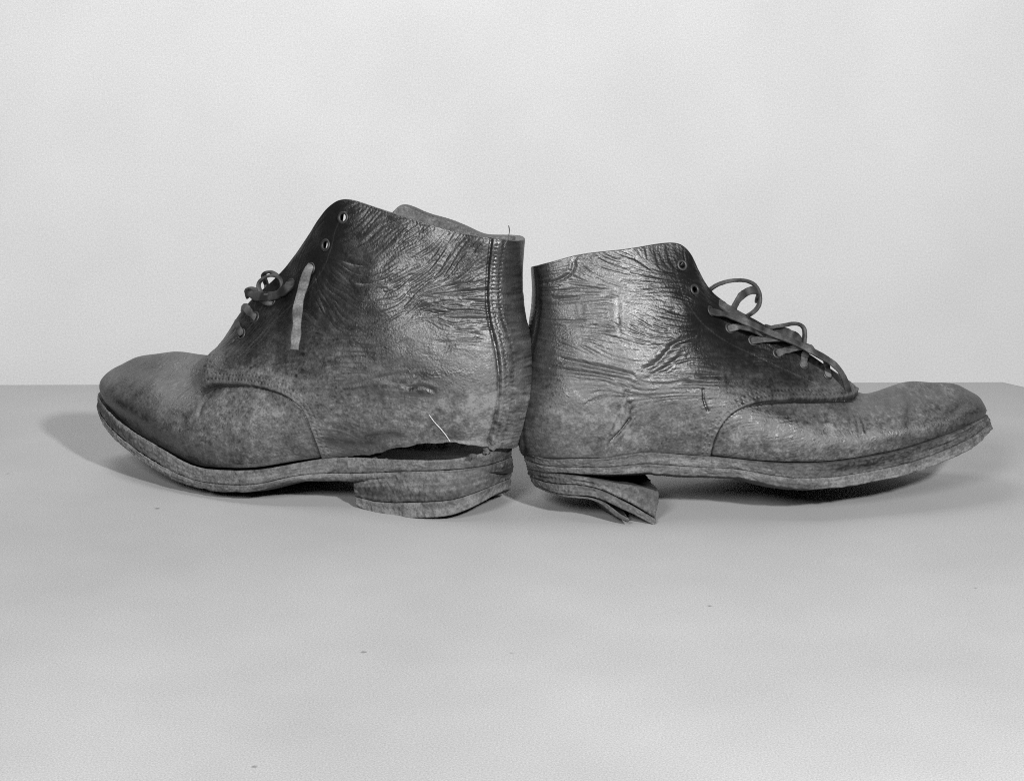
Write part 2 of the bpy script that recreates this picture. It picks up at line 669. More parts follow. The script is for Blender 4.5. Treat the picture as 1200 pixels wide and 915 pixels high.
def build_upper(fr, up, parent, spec):
    P, Nn = up.P, up.N
    nu = up.nu
    x, h = P[..., 0].ravel(), P[..., 2].ravel()
    Q = np.stack([x, h], -1)
    near = np.repeat(up.near, NV)
    vv = np.tile(np.linspace(0, 1, NV), nu)
    # -- wrinkle map
    A = np.array([list(up.on(a[0], a[1])[[0, 2]]) + [cos(2 * radians(a[2] * spec['mir'])), sin(2 * radians(a[2] * spec['mir'])), a[3]] for a in spec['wrinkle']])
    c2, s2, amp = anchors_field(A, 11.0)
    th = 0.5 * np.arctan2(s2, c2)
    th = th + 0.22 * lattice((GH, GX), (44, 44), spec['seed'] + 5)
    w1 = lic(th, 3.4, 40, spec['seed'])
    w2 = lic(th, 4.6, 46, spec['seed'] + 1)
    w3 = lic(th + 0.5, 3.0, 18, spec['seed'] + 2)
    bil = np.minimum(np.abs(w1), 1.5) * 0.5 + np.minimum(np.abs(w2), 1.5) * 0.85 + 0.10 * w3
    patch = smooth01(lattice((GH, GX), (38, 46), spec['seed'] + 9), -1.3, 0.9) * 0.75 + 0.35
    wr = (bil - 0.9) * amp * patch * spec['wr']
    broad = 0.36 * lattice((GH, GX), (55, 70), spec['seed'] + 3) + 0.2 * lattice((GH, GX), (18, 22), spec['seed'] + 4)
    D = sample(wr, x, h) + sample(broad, x, h) * 0.8
    # -- hand placed creases: (pixels, half width mm, depth mm)
    for line, wd, dp in spec['creases']:
        L = up.side(line)
        L = curve3(L, 40)
        t, s_ = polydist(Q, L)
        Ltot = chord(L)[-1]
        fade = np.clip(np.minimum(s_, Ltot - s_) / (0.2 * Ltot), 0.0, 1) ** 0.5
        D += -dp * np.exp(-(t / wd) ** 2) * fade + 0.45 * dp * np.exp(-((t - 2.1 * wd) / wd) ** 2) * fade
    D *= smooth01(vv, 0.0, 0.03) * np.where(near, 1, 1 - 0.85 * smooth01(vv, 0.8, 0.95)) * (1 - 0.5 * smooth01(vv, 0.975, 1.0))
    # -- tone
    T = np.array([list(up.on(a[0], a[1])[[0, 2]]) + [a[2]] for a in spec['tone']])
    tone = anchors_field(T, 9.0)[0]
    tone = np.clip(tone, 0, 1) ** 1.25
    st = lic(th * 0.6, 5.0, 30, spec['seed'] + 11)
    blot = lattice((GH, GX), (34, 38), spec['seed'] + 12) * 0.4 + lattice((GH, GX), (13, 15), spec['seed'] + 13) * 0.34 + lattice((GH, GX), (5, 6), spec['seed'] + 14) * 0.5 + lattice((GH, GX), (2.4, 2.4), spec['seed'] + 15) * 0.6
    tone = tone + (0.01 + 0.33 * tone) * (0.12 * st + 0.95 * blot)
    tv_ = sample(tone, x, h)
    # ridges rubbed pale / valleys dirty where wrinkles are deep
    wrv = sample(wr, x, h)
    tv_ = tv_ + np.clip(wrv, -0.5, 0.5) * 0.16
    # -- quarter overlay
    kq = spec['corner']
    poly = up.side(spec['quarter_edge'])
    dense = np.concatenate([curve3(poly[:kq + 1], 50)[:-1], curve3(poly[kq:], 110)]) if kq else curve3(poly, 160)
    e = spec['mir']
    top = np.array([[poly[0][0], 260], [-140, 260], [-140, -40], [poly[-1][0], -40]])
    pc = np.concatenate([dense, top[[3, 2, 1, 0]]])
    ins_q = inside(Q, pc)
    line = dense
    dq, sq = polydist(Q, line)
    sd = np.where(ins_q, dq, -dq)
    D += 2.1 * smooth01(sd, -0.45, 0.25)
    D += -0.4 * np.exp(-((sd + 0.8) / 0.55) ** 2)
    tv_ -= 0.45 * np.exp(-((sd + 0.6) / 0.55) ** 2)
    tv_ += 0.07 * smooth01(sd, 0, .6) * (1 - smooth01(sd, 6.5, 7.5))
    for off in (2.4, 5.2):
        g = np.exp(-((sd - off) / 0.55) ** 2)
        D += g * (-0.34 + 0.5 * np.maximum(0, np.cos(2 * pi * sq / 2.7)))
        tv_ += g * (0.16 * np.cos(2 * pi * sq / 2.7) - 0.10)
    for fx, fy, rad, amt in spec['flare']:
        c_ = up.on(fx, fy)
        around = np.exp(-((x - c_[0]) ** 2 + (h - c_[2]) ** 2) / (rad * rad))
        D += amt * around * smooth01(sd, -0.45, 0.25)
        D -= 0.55 * amt * np.sqrt(around) * np.exp(-((sd + 3.5) / 4.0) ** 2) * (sd < 0) * smooth01(-sd, 0.2, 1.0)
    # -- backstay strip over the back seam
    back = up.side(spec['backstay'])
    b2 = curve3(back, 80)
    db, sb = polydist(Q, b2)
    xb = np.interp(h, b2[np.argsort(b2[:, 1]), 1], b2[np.argsort(b2[:, 1]), 0])
    sdb = np.where(x < xb, db, -db) * np.where((h > b2[:, 1].min() - 30), 1, 1)
    bsw = spec['backstay_h']
    D -= 0.75 * (wrv * smooth01(vv, 0.0, 0.03)) * smooth01(sdb, -0.3, 1.0)
    D += bsw * smooth01(sdb, -0.35, 0.3) - 0.5 * bsw * np.exp(-((sdb + 0.8) / 0.6) ** 2)
    tv_ -= 0.3 * np.exp(-((sdb + 0.6) / 0.6) ** 2)
    for off in spec['backstay_seams']:
        g = np.exp(-((sdb - off) / 0.5) ** 2)
        D += g * (-0.3 + 0.4 * np.maximum(0, np.cos(2 * pi * sb / 2.6)))
        tv_ -= 0.12 * g
    # -- stitched lines (facings, rim, patches)
    for ln in spec['stitches']:
        L = curve3(up.side(ln), 60)
        t, s_ = polydist(Q, L)
        g = np.exp(-(t / 0.5) ** 2)
        D += g * (-0.22 + 0.32 * np.maximum(0, np.cos(2 * pi * s_ / 2.4)))
        tv_ += 0.1 * g
    # -- dark cuts and pale scars (real marks of wear)
    for ln, wd, val in spec['marks']:
        L = curve3(up.side(ln), 30)
        t, s_ = polydist(Q, L)
        wob = 1 + 0.55 * sample(blot, x, h) if wd > 1.1 else 1.0
        g = np.exp(-(t / (wd * np.clip(wob, 0.3, 2))) ** 2) * near
        tv_ += val * g
        if wd < 0.95:
            D -= 0.7 * g * (1 if val < 0 else 0.3)
    dull = np.zeros(len(x))
    for fx, fy, rad, amt in spec['dull']:
        c_ = up.on(fx, fy)
        dull = np.maximum(dull, amt * np.exp(-((x - c_[0]) ** 2 + (h - c_[2]) ** 2) / (rad * rad)))
    # darker near the welt
    tv_ -= 0.25 * (1 - smooth01(vv, 0.0, 0.045)) * (0.6 + 0.4 * sample(blot, x, h))
    # rim: rounded, slightly thickened
    Dg = D.reshape(nu, NV)
    r = np.nonzero(up.ridge & up.near)[0]
    m = up.mirror[r]
    a = 0.5 * (Dg[r, -1] + Dg[m, -1])
    Dg[r, -1] = a
    Dg[m, -1] = a
    P2 = P + Nn * Dg[..., None]
    up.P2 = P2
    tv_ = tv_.reshape(nu, NV)
    for (ua, ub, amt) in spec.get('torn', []):
        wgt = smooth01(up.cu, ua, ua + .3) * (1 - smooth01(up.cu, ub - .3, ub)) * up.near
        jag = (lattice((nu, 2), (5, 9), 3)[:, 0] * .5 + lattice((nu, 2), (14, 9), 4)[:, 0] * .7) * amt
        fall = np.exp(-np.arange(NV) / 6.0)
        P2[..., 2] += (wgt * jag)[:, None] * fall[None]
        P2 += Nn * (wgt * 1.2)[:, None, None] * np.exp(-np.arange(NV) / 9.0)[None, :, None]
    # -- extra rows: rolled rim (top) and torn lower edge
    inn = -Nn * np.clip((np.abs(P[:, -1, 1]) - 1.0) / 5.0, 0.05, 1)[:, None, None]
    dvt = unit(P2[:, -1] - P2[:, -4])
    dvb = unit(P2[:, 3] - P2[:, 0])
    rows_top = [P2[:, -1] + inn[:, -1] * 0.5 + dvt * 0.35, P2[:, -1] + inn[:, -1] * 1.6 + dvt * 0.45, P[:, -1] + inn[:, -1] * 1.9 + dvt * 0.1, P[:, -1] + inn[:, -1] * 2.2]
    rows_bot = [P2[:, 0] - Nn[:, 0] * 3.2 + dvb * 6, P2[:, 0] - Nn[:, 0] * 2.6 - dvb * 0.1, P2[:, 0] - Nn[:, 0] * 0.8 - dvb * 0.3]
    full = np.concatenate([np.stack(rows_bot, 1), P2, np.stack(rows_top, 1)], 1)
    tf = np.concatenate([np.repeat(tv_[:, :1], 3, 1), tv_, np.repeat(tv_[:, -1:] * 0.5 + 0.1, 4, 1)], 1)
    nv = full.shape[1]
    nb = 3
    idx = np.arange(nu * nv).reshape(nu, nv)
    for i in r:
        idx[up.mirror[i], nb + NV - 1] = idx[i, nb + NV - 1]
    iu = np.arange(nu)
    A_, B_ = np.meshgrid(iu, np.arange(nv - 1), indexing='ij')
    A2 = (A_ + 1) % nu
    Fq = np.stack([idx[A_, B_], idx[A2, B_], idx[A2, B_ + 1], idx[A_, B_ + 1]], -1)
    skip = np.zeros((nu, nv - 1), bool)
    skip[np.ix_(up.ridge, np.arange(nb + NV - 1, nv - 1))] = True
    # eyelet holes on the near side
    for (ex, ey) in spec['eyelets']:
        c = up.ond(ex, ey)
        c = c - up.nrm(ex, ey) * ((c - up.on(ex, ey)) @ up.nrm(ex, ey))
        dd = np.linalg.norm(P - c, axis=2) < 2.9
        fsk = dd[:, :-1] & np.roll(dd, -1, 0)[:, :-1]
        skip[:, nb:nb + NV - 1] |= fsk
    # part masks per face
    qm = (sd > -0.45).reshape(nu, NV)
    bmk = (sdb > -0.35).reshape(nu, NV)
    def face_mask(mv):
        f = np.zeros((nu, nv - 1), bool)
        core = mv[:, :-1] | mv[:, 1:]
        core = core | np.roll(core, -1, 0)
        f[:, nb:nb + NV - 1] = core
        f[:, :nb] = core[:, :1]
        f[:, nb + NV - 1:] = core[:, -1:]
        return f
    fq_, fb_ = face_mask(qm), face_mask(bmk)
    isn = np.repeat(up.near[:, None], nv - 1, 1)
    V = fr.rel(full.reshape(-1, 3))
    if spec['flip']:
        Fq = Fq[..., ::-1]
    tfl = tf.ravel()
    dg_ = dull.reshape(nu, NV)
    df = np.concatenate([np.repeat(dg_[:, :1], 3, 1), dg_, np.repeat(dg_[:, -1:], 4, 1)], 1).ravel()
    parts = [('vamp', ~fq_ & ~fb_), ('quarter', fq_ & ~fb_ & isn), ('quarter', fq_ & ~fb_ & ~isn), ('backstay', fb_)]
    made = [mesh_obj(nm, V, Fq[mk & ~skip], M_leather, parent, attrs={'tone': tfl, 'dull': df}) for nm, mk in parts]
    # lining
    k = 5
    off_l = np.interp(np.arange(NV)[::-1], [0, 30], [2.2, 3.4])[None, :, None]
    Lp = (P - Nn * off_l)[::k, sorted(set(range(0, NV, k)) | {NV - 1})]
    Lp[:, -1] = (P[:, -1] + inn[:, -1] * 2.2)[::k]
    nu2, nv2 = Lp.shape[:2]
    Lf = grid_faces(nu2, nv2, True)
    keep = np.ones(len(Lf), bool)
    flat_l = Lp.reshape(-1, 3)
    for (ex, ey) in spec['eyelets']:
        c = up.ond(ex, ey) - up.nrm(ex, ey) * 4.5
        nearv = np.linalg.norm(flat_l - c, axis=1) < 4.6
        keep &= ~nearv[Lf].any(1)
    Lf = Lf[keep]
    lt = np.tile(np.interp(np.linspace(0, 1, nv2), [0, .55, .85, 1], [0, 0, .5, .62]), nu2) + 0.08 * rng.standard_normal(nu2 * nv2)  # interior shade put into the tone: black low down, paler at the rim
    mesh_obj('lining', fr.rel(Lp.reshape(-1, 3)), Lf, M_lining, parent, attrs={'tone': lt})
    # insole
    st_ = [0] + list(range(4, NUH - 1, 6)) + [NUH - 1]
    V, Fi = [], []
    for i in st_:
        a_, b_ = P[i, 0], P[up.mirror[i], 0]
        for f in (0.03, 0.25, 0.5, 0.75, 0.97):
            V.append(a_ * (1 - f) + b_ * f + np.array([0, 0, -1.5 - spec['drop'] * (1 - smooth01(up.cu[i], 4.5, 6.0))]))
    for i in range(len(st_) - 1):
        for q in range(4):
            Fi.append((i * 5 + q, i * 5 + q + 1, (i + 1) * 5 + q + 1, (i + 1) * 5 + q))
    mesh_obj('insole', fr.rel(np.array(V)), Fi, M_lining, parent, attrs={'tone': np.full(len(V), -0.3)})  # near-black tone paints in the shade inside the boot
    return made[1]


def ring_loft(fr, name, near, parent, mat, rows, bulge=0.0, far_fix=None, f0=0.0, f1=1.0, seed=3, tone=0.6, grooves=(), flat=None, cap_top=True, out=0.0, rough=0.35, ragged=0.0, closed_front=False, band=None, top_drop=0.0, lip=0.0):
    """a layer of sole or heel. near: (top px,py, bottom px,py, d) from the back centre to the toe centre or breast.
    f0..f1: which share of the height this layer takes; wall rows follow, then the under and upper faces"""
    top = np.array([fr.loc(a, b, d) for a, b, c, e, d in near])
    bot = np.array([fr.loc(c, e, d) for a, b, c, e, d in near])
    K = np.stack([top, bot], 1)
    Kf = K.copy()
    Kf[:, :, 1] *= -1
    if far_fix:
        Kf = far_fix(Kf)
    n_ = len(near)
    if closed_front:          # heel: straight breast
        br = np.array([K[-1] * (1 - f) + Kf[-1] * f for f in (0.06, 0.3, 0.5, 0.7, 0.94)])
        loop = np.concatenate([K, br, Kf[n_ - 1:0:-1]])
    else:
        loop = np.concatenate([K, Kf[n_ - 2:0:-1]])
    m = len(loop)
    pad = 4
    ext = np.concatenate([loop[-pad:], loop, loop[:pad + 1]])
    t = np.concatenate([[0], np.cumsum(np.linalg.norm(np.diff(ext[:, 0], axis=0), axis=1))])
    n = int((t[pad + m] - t[pad]) / 0.55)
    tq = np.linspace(t[pad], t[pad + m], n, endpoint=False)
    if closed_front:
        S = np.stack([[np.interp(tq, t, ext[:, r, c]) for c in range(3)] for r in range(2)], 0).transpose(2, 0, 1)
        ss = spline(t, ext, tq)
        kk = np.interp(tq, t, np.arange(len(t)) - pad)
        wgt = smooth01(np.abs(kk - (n_ + 1.5)), 3.2, 4.2)[:, None, None]
        S = S * (1 - wgt) + ss * wgt
    else:
        S = spline(t, ext, tq)
    ff = np.linspace(f0, f1, rows)
    W = S[:, None, 0] * (1 - ff)[None, :, None] + S[:, None, 1] * ff[None, :, None]
    tang = unit(np.roll(W, -1, 0) - np.roll(W, 1, 0))
    nrm = unit(np.cross(tang, np.array([0, 0, 1.0])))
    c = W.mean((0, 1))
    if (nrm[:, 0] * (W[:, 0] - c)).sum() < 0:
        nrm = -nrm
    sh = (n, rows)
    def wrapn(cell, sd):
        a = lattice((n + 80, rows), cell, sd)
        f = np.linspace(0, 1, 80)[:, None]
        a[:80] = a[:80] * f + a[n:n + 80] * (1 - f)
        return a[:n]
    d1 = wrapn((16, 7), seed) * 0.5 + wrapn((60, 2.6), seed + 1) * 0.16 + wrapn((5, 4), seed + 2) * 0.4 + wrapn((2.4, 2), seed + 3) * 0.35
    q = np.linspace(0, 1, rows)
    edge = -0.45 * (np.exp(-(q / 0.06) ** 2) + np.exp(-((1 - q) / 0.06) ** 2))
    disp = d1 * rough + edge[None] + out
    tn = tone + 0.10 * (wrapn((45, 1.8), seed + 5) * 0.6 + wrapn((12, 8), seed + 6) * 0.35 + wrapn((3, 2.2), seed + 8) * 0.7) + 0.12 * wrapn((110, 12), seed + 7)
    if lip:
        pos_ = np.arange(n) / n
        tn = tn + lip * (smooth01(pos_, .03, .05) * (1 - smooth01(pos_, .14, .17)))[:, None] * (1 - smooth01(q, .5, .9))[None]
    if band is not None:
        tn = tn + np.interp(q, band[0], band[1])[None]
    for gq, gw, gd, s0, s1 in grooves:
        pos = np.arange(n) / n
        on = smooth01(pos, s0 - 0.01, s0 + 0.01) * (1 - smooth01(pos, s1 - 0.01, s1 + 0.01)) if s1 > s0 else np.ones(n)
        on = on * np.clip(0.75 + 0.6 * wrapn((30, 99), seed + 20)[:, 0], 0.1, 1.3)
        wav = gq + 0.03 * wrapn((50, 99), seed + 21)[:, :1]
        g = np.exp(-((q[None] - wav) / gw) ** 2) * on[:, None]
        disp = disp - gd * g
        tn = tn - 0.6 * g
    if ragged:
        zr = wrapn((9, 99), seed + 30)[:, 0] * ragged
        W[:, -1, 2] += zr
        W[:, -2, 2] += zr * 0.6
    W = W + nrm * disp[..., None]
    # upper and under faces run in to the centre line
    x_ = W[:, 0, 0]
    def inner(ring, f, dz):
        R_ = ring.copy()
        R_[:, 1] = ring[:, 1] * (1 - f)
        mx = (ring[:, 0].max() + ring[:, 0].min()) / 2
        R_[:, 0] = ring[:, 0] + (mx - ring[:, 0]) * f * 0.12
        R_[:, 2] += dz
        return R_
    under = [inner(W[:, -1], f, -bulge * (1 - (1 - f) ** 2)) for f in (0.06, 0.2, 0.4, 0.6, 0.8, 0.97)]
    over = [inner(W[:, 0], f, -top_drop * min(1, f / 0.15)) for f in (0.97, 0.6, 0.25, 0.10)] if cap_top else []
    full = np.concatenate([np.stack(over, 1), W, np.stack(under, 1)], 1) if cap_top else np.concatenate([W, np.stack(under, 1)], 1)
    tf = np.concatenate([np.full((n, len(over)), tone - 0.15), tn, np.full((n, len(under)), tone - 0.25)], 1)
    nv = full.shape[1]
    Fq = grid_faces(n, nv, True)
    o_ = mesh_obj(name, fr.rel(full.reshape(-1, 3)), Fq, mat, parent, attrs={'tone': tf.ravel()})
    bm_ = bmesh.new()
    bm_.from_mesh(o_.data)
    bmesh.ops.recalc_face_normals(bm_, faces=bm_.faces)
    bm_.to_mesh(o_.data)
    bm_.free()
    return o_


# ------------------------------------------------------------------ the split boot (toe to the left)
FL = Frame(-1, 24, 5, (500, 607), 0.034)
boot_l = empty('split_boot', FL.O, 'taller dark leather ankle boot with upper torn open above its heel, toe pointing left')
NL = [
    [(598, 521, 0), (611, 490, 0), (617, 448, 0), (608, 392, 0), (602, 335, 0), (604, 282, 0)],
    [(573, 520.5, 20), (581, 490, 22), (585, 445, 23), (577, 392, 21), (572, 335, 19), (576, 279, 18)],
    [(540, 517, 31), (545, 490, 34), (546, 445, 35), (539, 392, 31.4), (535, 335, 25.1), (547, 275, 17.7)],
    [(495, 518, 35), (499, 490, 38), (501, 445, 40), (496, 390, 36.3), (494, 330, 30.2), (512, 266, 21.6)],
    [(445, 528, 34), (449, 492, 39), (452, 442, 43), (450, 385, 41.2), (452, 320, 33.7), (472, 254, 22.9)],
    [(407, 533, 34), (409, 497, 40), (411, 447, 45), (414, 385, 42.1), (418, 315, 32), (432, 241, 20.3)],
    [(377, 536, 38), (376, 502, 44), (374, 453, 46), (379, 390, 39), (388, 318, 27.5), (402, 235, 19.6)],
    [(341, 541, 43), (339, 507, 48), (336, 462, 46), (342, 405, 35), (357, 340, 23), (375, 260, 16)],
    [(304, 547, 47), (301, 516, 52), (297, 474, 48), (303, 422, 34), (320, 370, 20), (339, 312, 11)],
    [(266, 548, 48), (262, 521, 53), (258, 484, 49), (262, 443, 34), (274, 407, 18), (284, 369, 7)],
    [(249, 547, 48), (244, 521, 53), (240, 488, 48), (243, 453, 33), (252, 425, 17), (264, 402, 3)],
    [(233, 545, 47), (227, 520, 52), (223, 490, 46), (226, 461, 32), (234, 437, 15), (251, 415, 0)],
    [(200, 530, 45), (193, 507, 49), (188, 480, 45), (190, 453, 33), (199, 431, 16), (215, 412.5, 0)],
    [(165, 510, 41), (158, 490, 44), (154, 470, 41), (157, 448, 30), (168, 430, 15), (188, 414, 0)],
    [(139, 489, 32), (131, 472, 34), (130, 456, 30), (137, 441, 21), (150, 428, 10), (168, 416.5, 0)],
    [(126, 461, 0), (122, 451, 0), (124, 442, 0), (131, 434, 0), (142, 427, 0), (156, 420, 0)],
]
# far flap of the top line sits further back and lower
far_l = {5: {5: (-20, -2, -6), 4: (-9, -1, -2)}, 6: {5: (-22, -2, -4), 4: (-10, 0, -2)}, 7: {5: (-28, -4, -5), 4: (-12, 0, -2)},
         8: {5: (-24, -4, -4), 4: (-9, 0, -2)}, 9: {5: (-10, -2, -2)}, 4: {5: (-9, -1, -4)}, 3: {5: (-4, 0, -4)}, 2: {5: (-1, 0, -3)}, 1: {5: (0, 0, -1)}}
UL = Upper(FL, NL, far_l, 11)
EYL = [(402, 255), (381.5, 287.5), (364, 315), (341, 333), (318, 352), (299, 372), (283, 392)]
spec_l = dict(
    drop=17, torn=[(0.6, 5.0, .38)], corner=3,
    dull=[(395, 260, 20, .22), (370, 310, 20, .22), (330, 350, 22, .22), (300, 390, 22, .2), (380, 370, 22, .12), (430, 390, 18, .1)],
    seed=21, wr=0.95, mir=-1, flip=False, eyelets=EYL, backstay_h=1.7, backstay_seams=(1.8, 4.4, 13.0), flare=[(251, 432, 11, 6.5)],
    quarter_edge=[(259, 409), (255, 419), (246, 443), (238, 461), (246, 455), (266, 451.5), (296, 452), (321, 458), (342, 467), (356, 481), (364, 498), (369, 513), (377, 535)],
    backstay=[(577, 279), (572, 330), (573, 370), (579, 400), (585, 440), (582, 482), (573, 516)],
    stitches=[[(414, 243), (400, 262), (388, 300), (372, 330), (340, 362), (305, 397), (275, 428)], [(425, 243), (470, 257), (520, 272), (572, 282)]],
    # px, py, direction in degrees (counter-clockwise from level), depth mm
    wrinkle=[(405, 270, 10, .25), (440, 262, 35, .45), (480, 275, 50, .65), (520, 285, 60, .6), (560, 295, 75, .5),
             (420, 300, 20, .5), (460, 305, 30, .8), (500, 315, 35, .75), (540, 320, 40, .5), (562, 330, 50, .4),
             (400, 335, -35, .4), (440, 340, 30, .65), (480, 350, 25, .75), (520, 345, -5, .8), (560, 350, 8, .9), (565, 370, -5, .9), (530, 368, -8, .8), (490, 375, 30, .5),
             (390, 350, -38, .45), (410, 370, -40, .35), (450, 380, 55, .35), (540, 395, 5, .3), (500, 400, 10, .2),
             (380, 395, -15, .45), (420, 405, -15, .45), (390, 420, 10, .35), (450, 425, 10, .3), (500, 430, 8, .25), (350, 420, 20, .3), (330, 430, 10, .3),
             (560, 430, 0, .1), (540, 480, 0, .1), (450, 480, 0, .12), (400, 470, 20, .2), (400, 510, 0, .15), (300, 480, 10, .07), (300, 520, 0, .07), (250, 490, 60, .1), (200, 460, 50, .12), (150, 450, 50, .08), (210, 520, 30, .08),
             (330, 370, 60, .15), (350, 320, 60, .1), (380, 280, 60, .1), (595, 330, 0, .14), (600, 390, 0, .1), (596, 290, 0, .1), (600, 450, 80, .15), (598, 490, 80, .2)],
    creases=[([(470, 450), (482, 452), (492, 444)], 1.5, .8), ([(478, 456), (495, 452), (512, 458)], 1.3, .7), ([(575, 381), (560, 384), (530, 388)], .7, .4),
             ([(500, 340), (540, 334), (572, 330)], 1.0, .6), ([(498, 350), (540, 343), (572, 341)], 1.0, .7), ([(490, 362), (535, 353), (573, 355)], 1.0, .7), ([(505, 369), (545, 365), (573, 366)], 1.0, .6),
             ([(245, 462), (236, 475), (232, 490)], 1.5, .8), ([(404, 452), (440, 443), (480, 436)], 1.2, .5)],
    marks=[([(448, 447), (470, 450), (488, 447), (492, 442)], 1.4, .45), ([(476, 455), (492, 458), (510, 456)], 2.8, -.4), ([(405, 455), (430, 452), (455, 452)], 2.2, -.3), ([(430, 509), (455, 506), (482, 509)], 1.8, -.3), ([(490, 440), (530, 437), (548, 436)], 3.0, -.3),
           ([(385, 514), (415, 516), (440, 517)], 2.5, -.25), ([(270, 437), (310, 436), (340, 446)], 2.0, .2),
           ([(146, 444), (165, 434), (190, 429)], 3.0, -.22), ([(160, 462), (182, 450), (200, 440)], 2.6, -.26), ([(206, 427), (226, 433), (236, 445)], 2.4, -.2), ([(185, 446), (204, 452), (216, 448)], 2.2, .16), ([(135, 470), (152, 480), (172, 492)], 3.5, -.2), ([(196, 478), (214, 486), (226, 500)], 3.0, -.14), ([(270, 470), (300, 466)], 2.5, -.14), ([(320, 505), (340, 512)], 3.0, -.12)],
    tone=[(400, 250, .0), (440, 265, .12), (500, 280, .12), (560, 300, .14), (380, 290, .0), (420, 310, .14), (480, 320, .14), (540, 330, .16), (360, 330, .03), (340, 360, .06), (310, 390, .08), (285, 410, .12),
          (390, 360, .12), (440, 360, .10), (500, 370, .12), (550, 375, .14), (340, 410, .22), (380, 410, .30), (430, 405, .22), (480, 405, .26), (530, 400, .26), (560, 410, .28), (270, 430, .30),
          (310, 435, .45), (360, 440, .45), (400, 440, .48), (450, 435, .40), (500, 432, .30), (540, 430, .34), (565, 440, .55), (350, 470, .55), (390, 480, .62), (440, 470, .55), (490, 470, .52), (530, 465, .6), (560, 475, .72),
          (400, 515, .35), (440, 510, .48), (500, 500, .62), (550, 505, .66), (590, 300, .10), (592, 350, .14), (596, 390, .22), (602, 430, .50), (605, 460, .58), (595, 500, .62),
          (150, 440, .50), (180, 430, .52), (210, 430, .50), (240, 430, .48), (165, 460, .36), (200, 460, .44), (235, 480, .52), (180, 490, .26), (140, 475, .26), (210, 520, .30), (260, 480, .60), (300, 480, .66), (340, 500, .62), (300, 520, .52), (255, 520, .46), (350, 530, .45)],
)
quarter_l = build_upper(FL, UL, boot_l, spec_l)
for p in EYL:
    eyelet(FL, UL, quarter_l, *p, R=3.3, r=1.0)

SOLE_L = [
    (593, 523, 591, 547, 0), (569, 530, 568, 554, 20), (533, 537.5, 533, 557, 31), (495, 539, 495, 559, 36), (455, 538, 455, 561, 37), (415, 536, 415, 564, 36), (383, 537, 385, 563.5, 39),
    (341, 544, 341, 566, 47), (304, 550, 304, 575, 53), (266, 551, 266, 576.5, 55), (228, 546, 228, 571, 53.5), (190, 526, 190, 556, 50), (153, 504, 153, 531, 44), (129, 484, 128, 508, 34), (117.5, 470, 116, 488, 19), (119, 458, 118, 473, 0)]
ring_loft(FL, 'welt', SOLE_L, boot_l, M_sole, 20, f0=0.0, f1=0.66, top_drop=9.0, seed=40, tone=.50, rough=.28, lip=.3, band=([0, .12, .3, 1], [.16, .14, 0, 0]))
ring_loft(FL, 'outsole', SOLE_L, boot_l, M_sole, 14, f0=0.672, f1=1.0, cap_top=False, seed=47, tone=.62, bulge=4.0, rough=.35, out=.1, ragged=.12)
HEEL_L = [
    (591, 540, 588, 576, 0), (568, 546, 566, 587.5, 20.5), (533, 552.5, 536, 601, 32), (498, 553.5, 508, 606, 36.5), (462, 554.5, 476, 607, 36.5), (434, 557, 441, 603.5, 35), (415, 563, 418, 592, 32)]
def heel_fix(K):
    K = K.copy()
    K[:, 1, 2] = np.maximum(K[:, 1, 2], 1.0 + 0.0875 * -K[:, 1, 1])
    return K


ring_loft(FL, 'heel_lift', HEEL_L, boot_l, M_sole, 24, far_fix=heel_fix, f0=0.0, f1=0.64, seed=60, tone=.52, rough=.36, closed_front=True, out=1.0)
ring_loft(FL, 'heel_lift', HEEL_L, boot_l, M_sole, 14, far_fix=heel_fix, f0=0.66, f1=1.0, seed=74, tone=.62, rough=.35, closed_front=True, out=.7)

# laces of the split boot
def LP(fr, up, *pts):
    out_ = []
    for p in pts:
        out_.append(fr.loc(p[0], p[1], up.ond(p[0], p[1])[1] + p[2] - (1.0 if p[2] > 0 else 0)) if p[3] == 's' else fr.loc(p[0], p[1], p[2]))
    return out_


nearL = np.array([0, 1.0, .35])


def tongue(fr, path, half, parent, tone):
    """soft tongue behind the facings: path of (px, py) along the middle, half widths in mm"""
    C = curve3([fr.loc(a, b, 0) for a, b in path], 60)
    hw = np.interp(np.linspace(0, 1, 60), np.linspace(0, 1, len(half)), half)
    V = []
    m = 17
    T = unit(np.gradient(C, axis=0))
    U = unit(np.cross(T, [0, 1.0, 0]))
    U = U * np.sign(U[:, 2:3] + 1e-9)
    r = np.random.default_rng(4)
    wv = lattice((60, m), (6, 5), 77)
    for i in range(60):
        for k in range(m):
            f = -1 + 2 * k / (m - 1)
            V.append(C[i] + np.array([0, 1.0, 0]) * f * hw[i] - U[i] * (f * f * hw[i] * 0.55 - 0.6 * wv[i, k]))
    V = np.array(V)
    o_ = mesh_obj('tongue', fr.rel(V), grid_faces(60, m), M_leather, parent, attrs={'tone': np.full(len(V), tone)})
    md = o_.modifiers.new('thickness', 'SOLIDIFY')
    md.thickness = 0.0018
    return o_


def strand(boot, fr, up, name, pts, width=4.4, thick=1.5, tone=.35, ups=nearL, seed=1, **kw):
    return sweep(name, LP(fr, up, *pts), width * 1.12, thick * 1.25, M_lace, boot, fr, ups=ups, tone=tone, seed=seed, **kw)


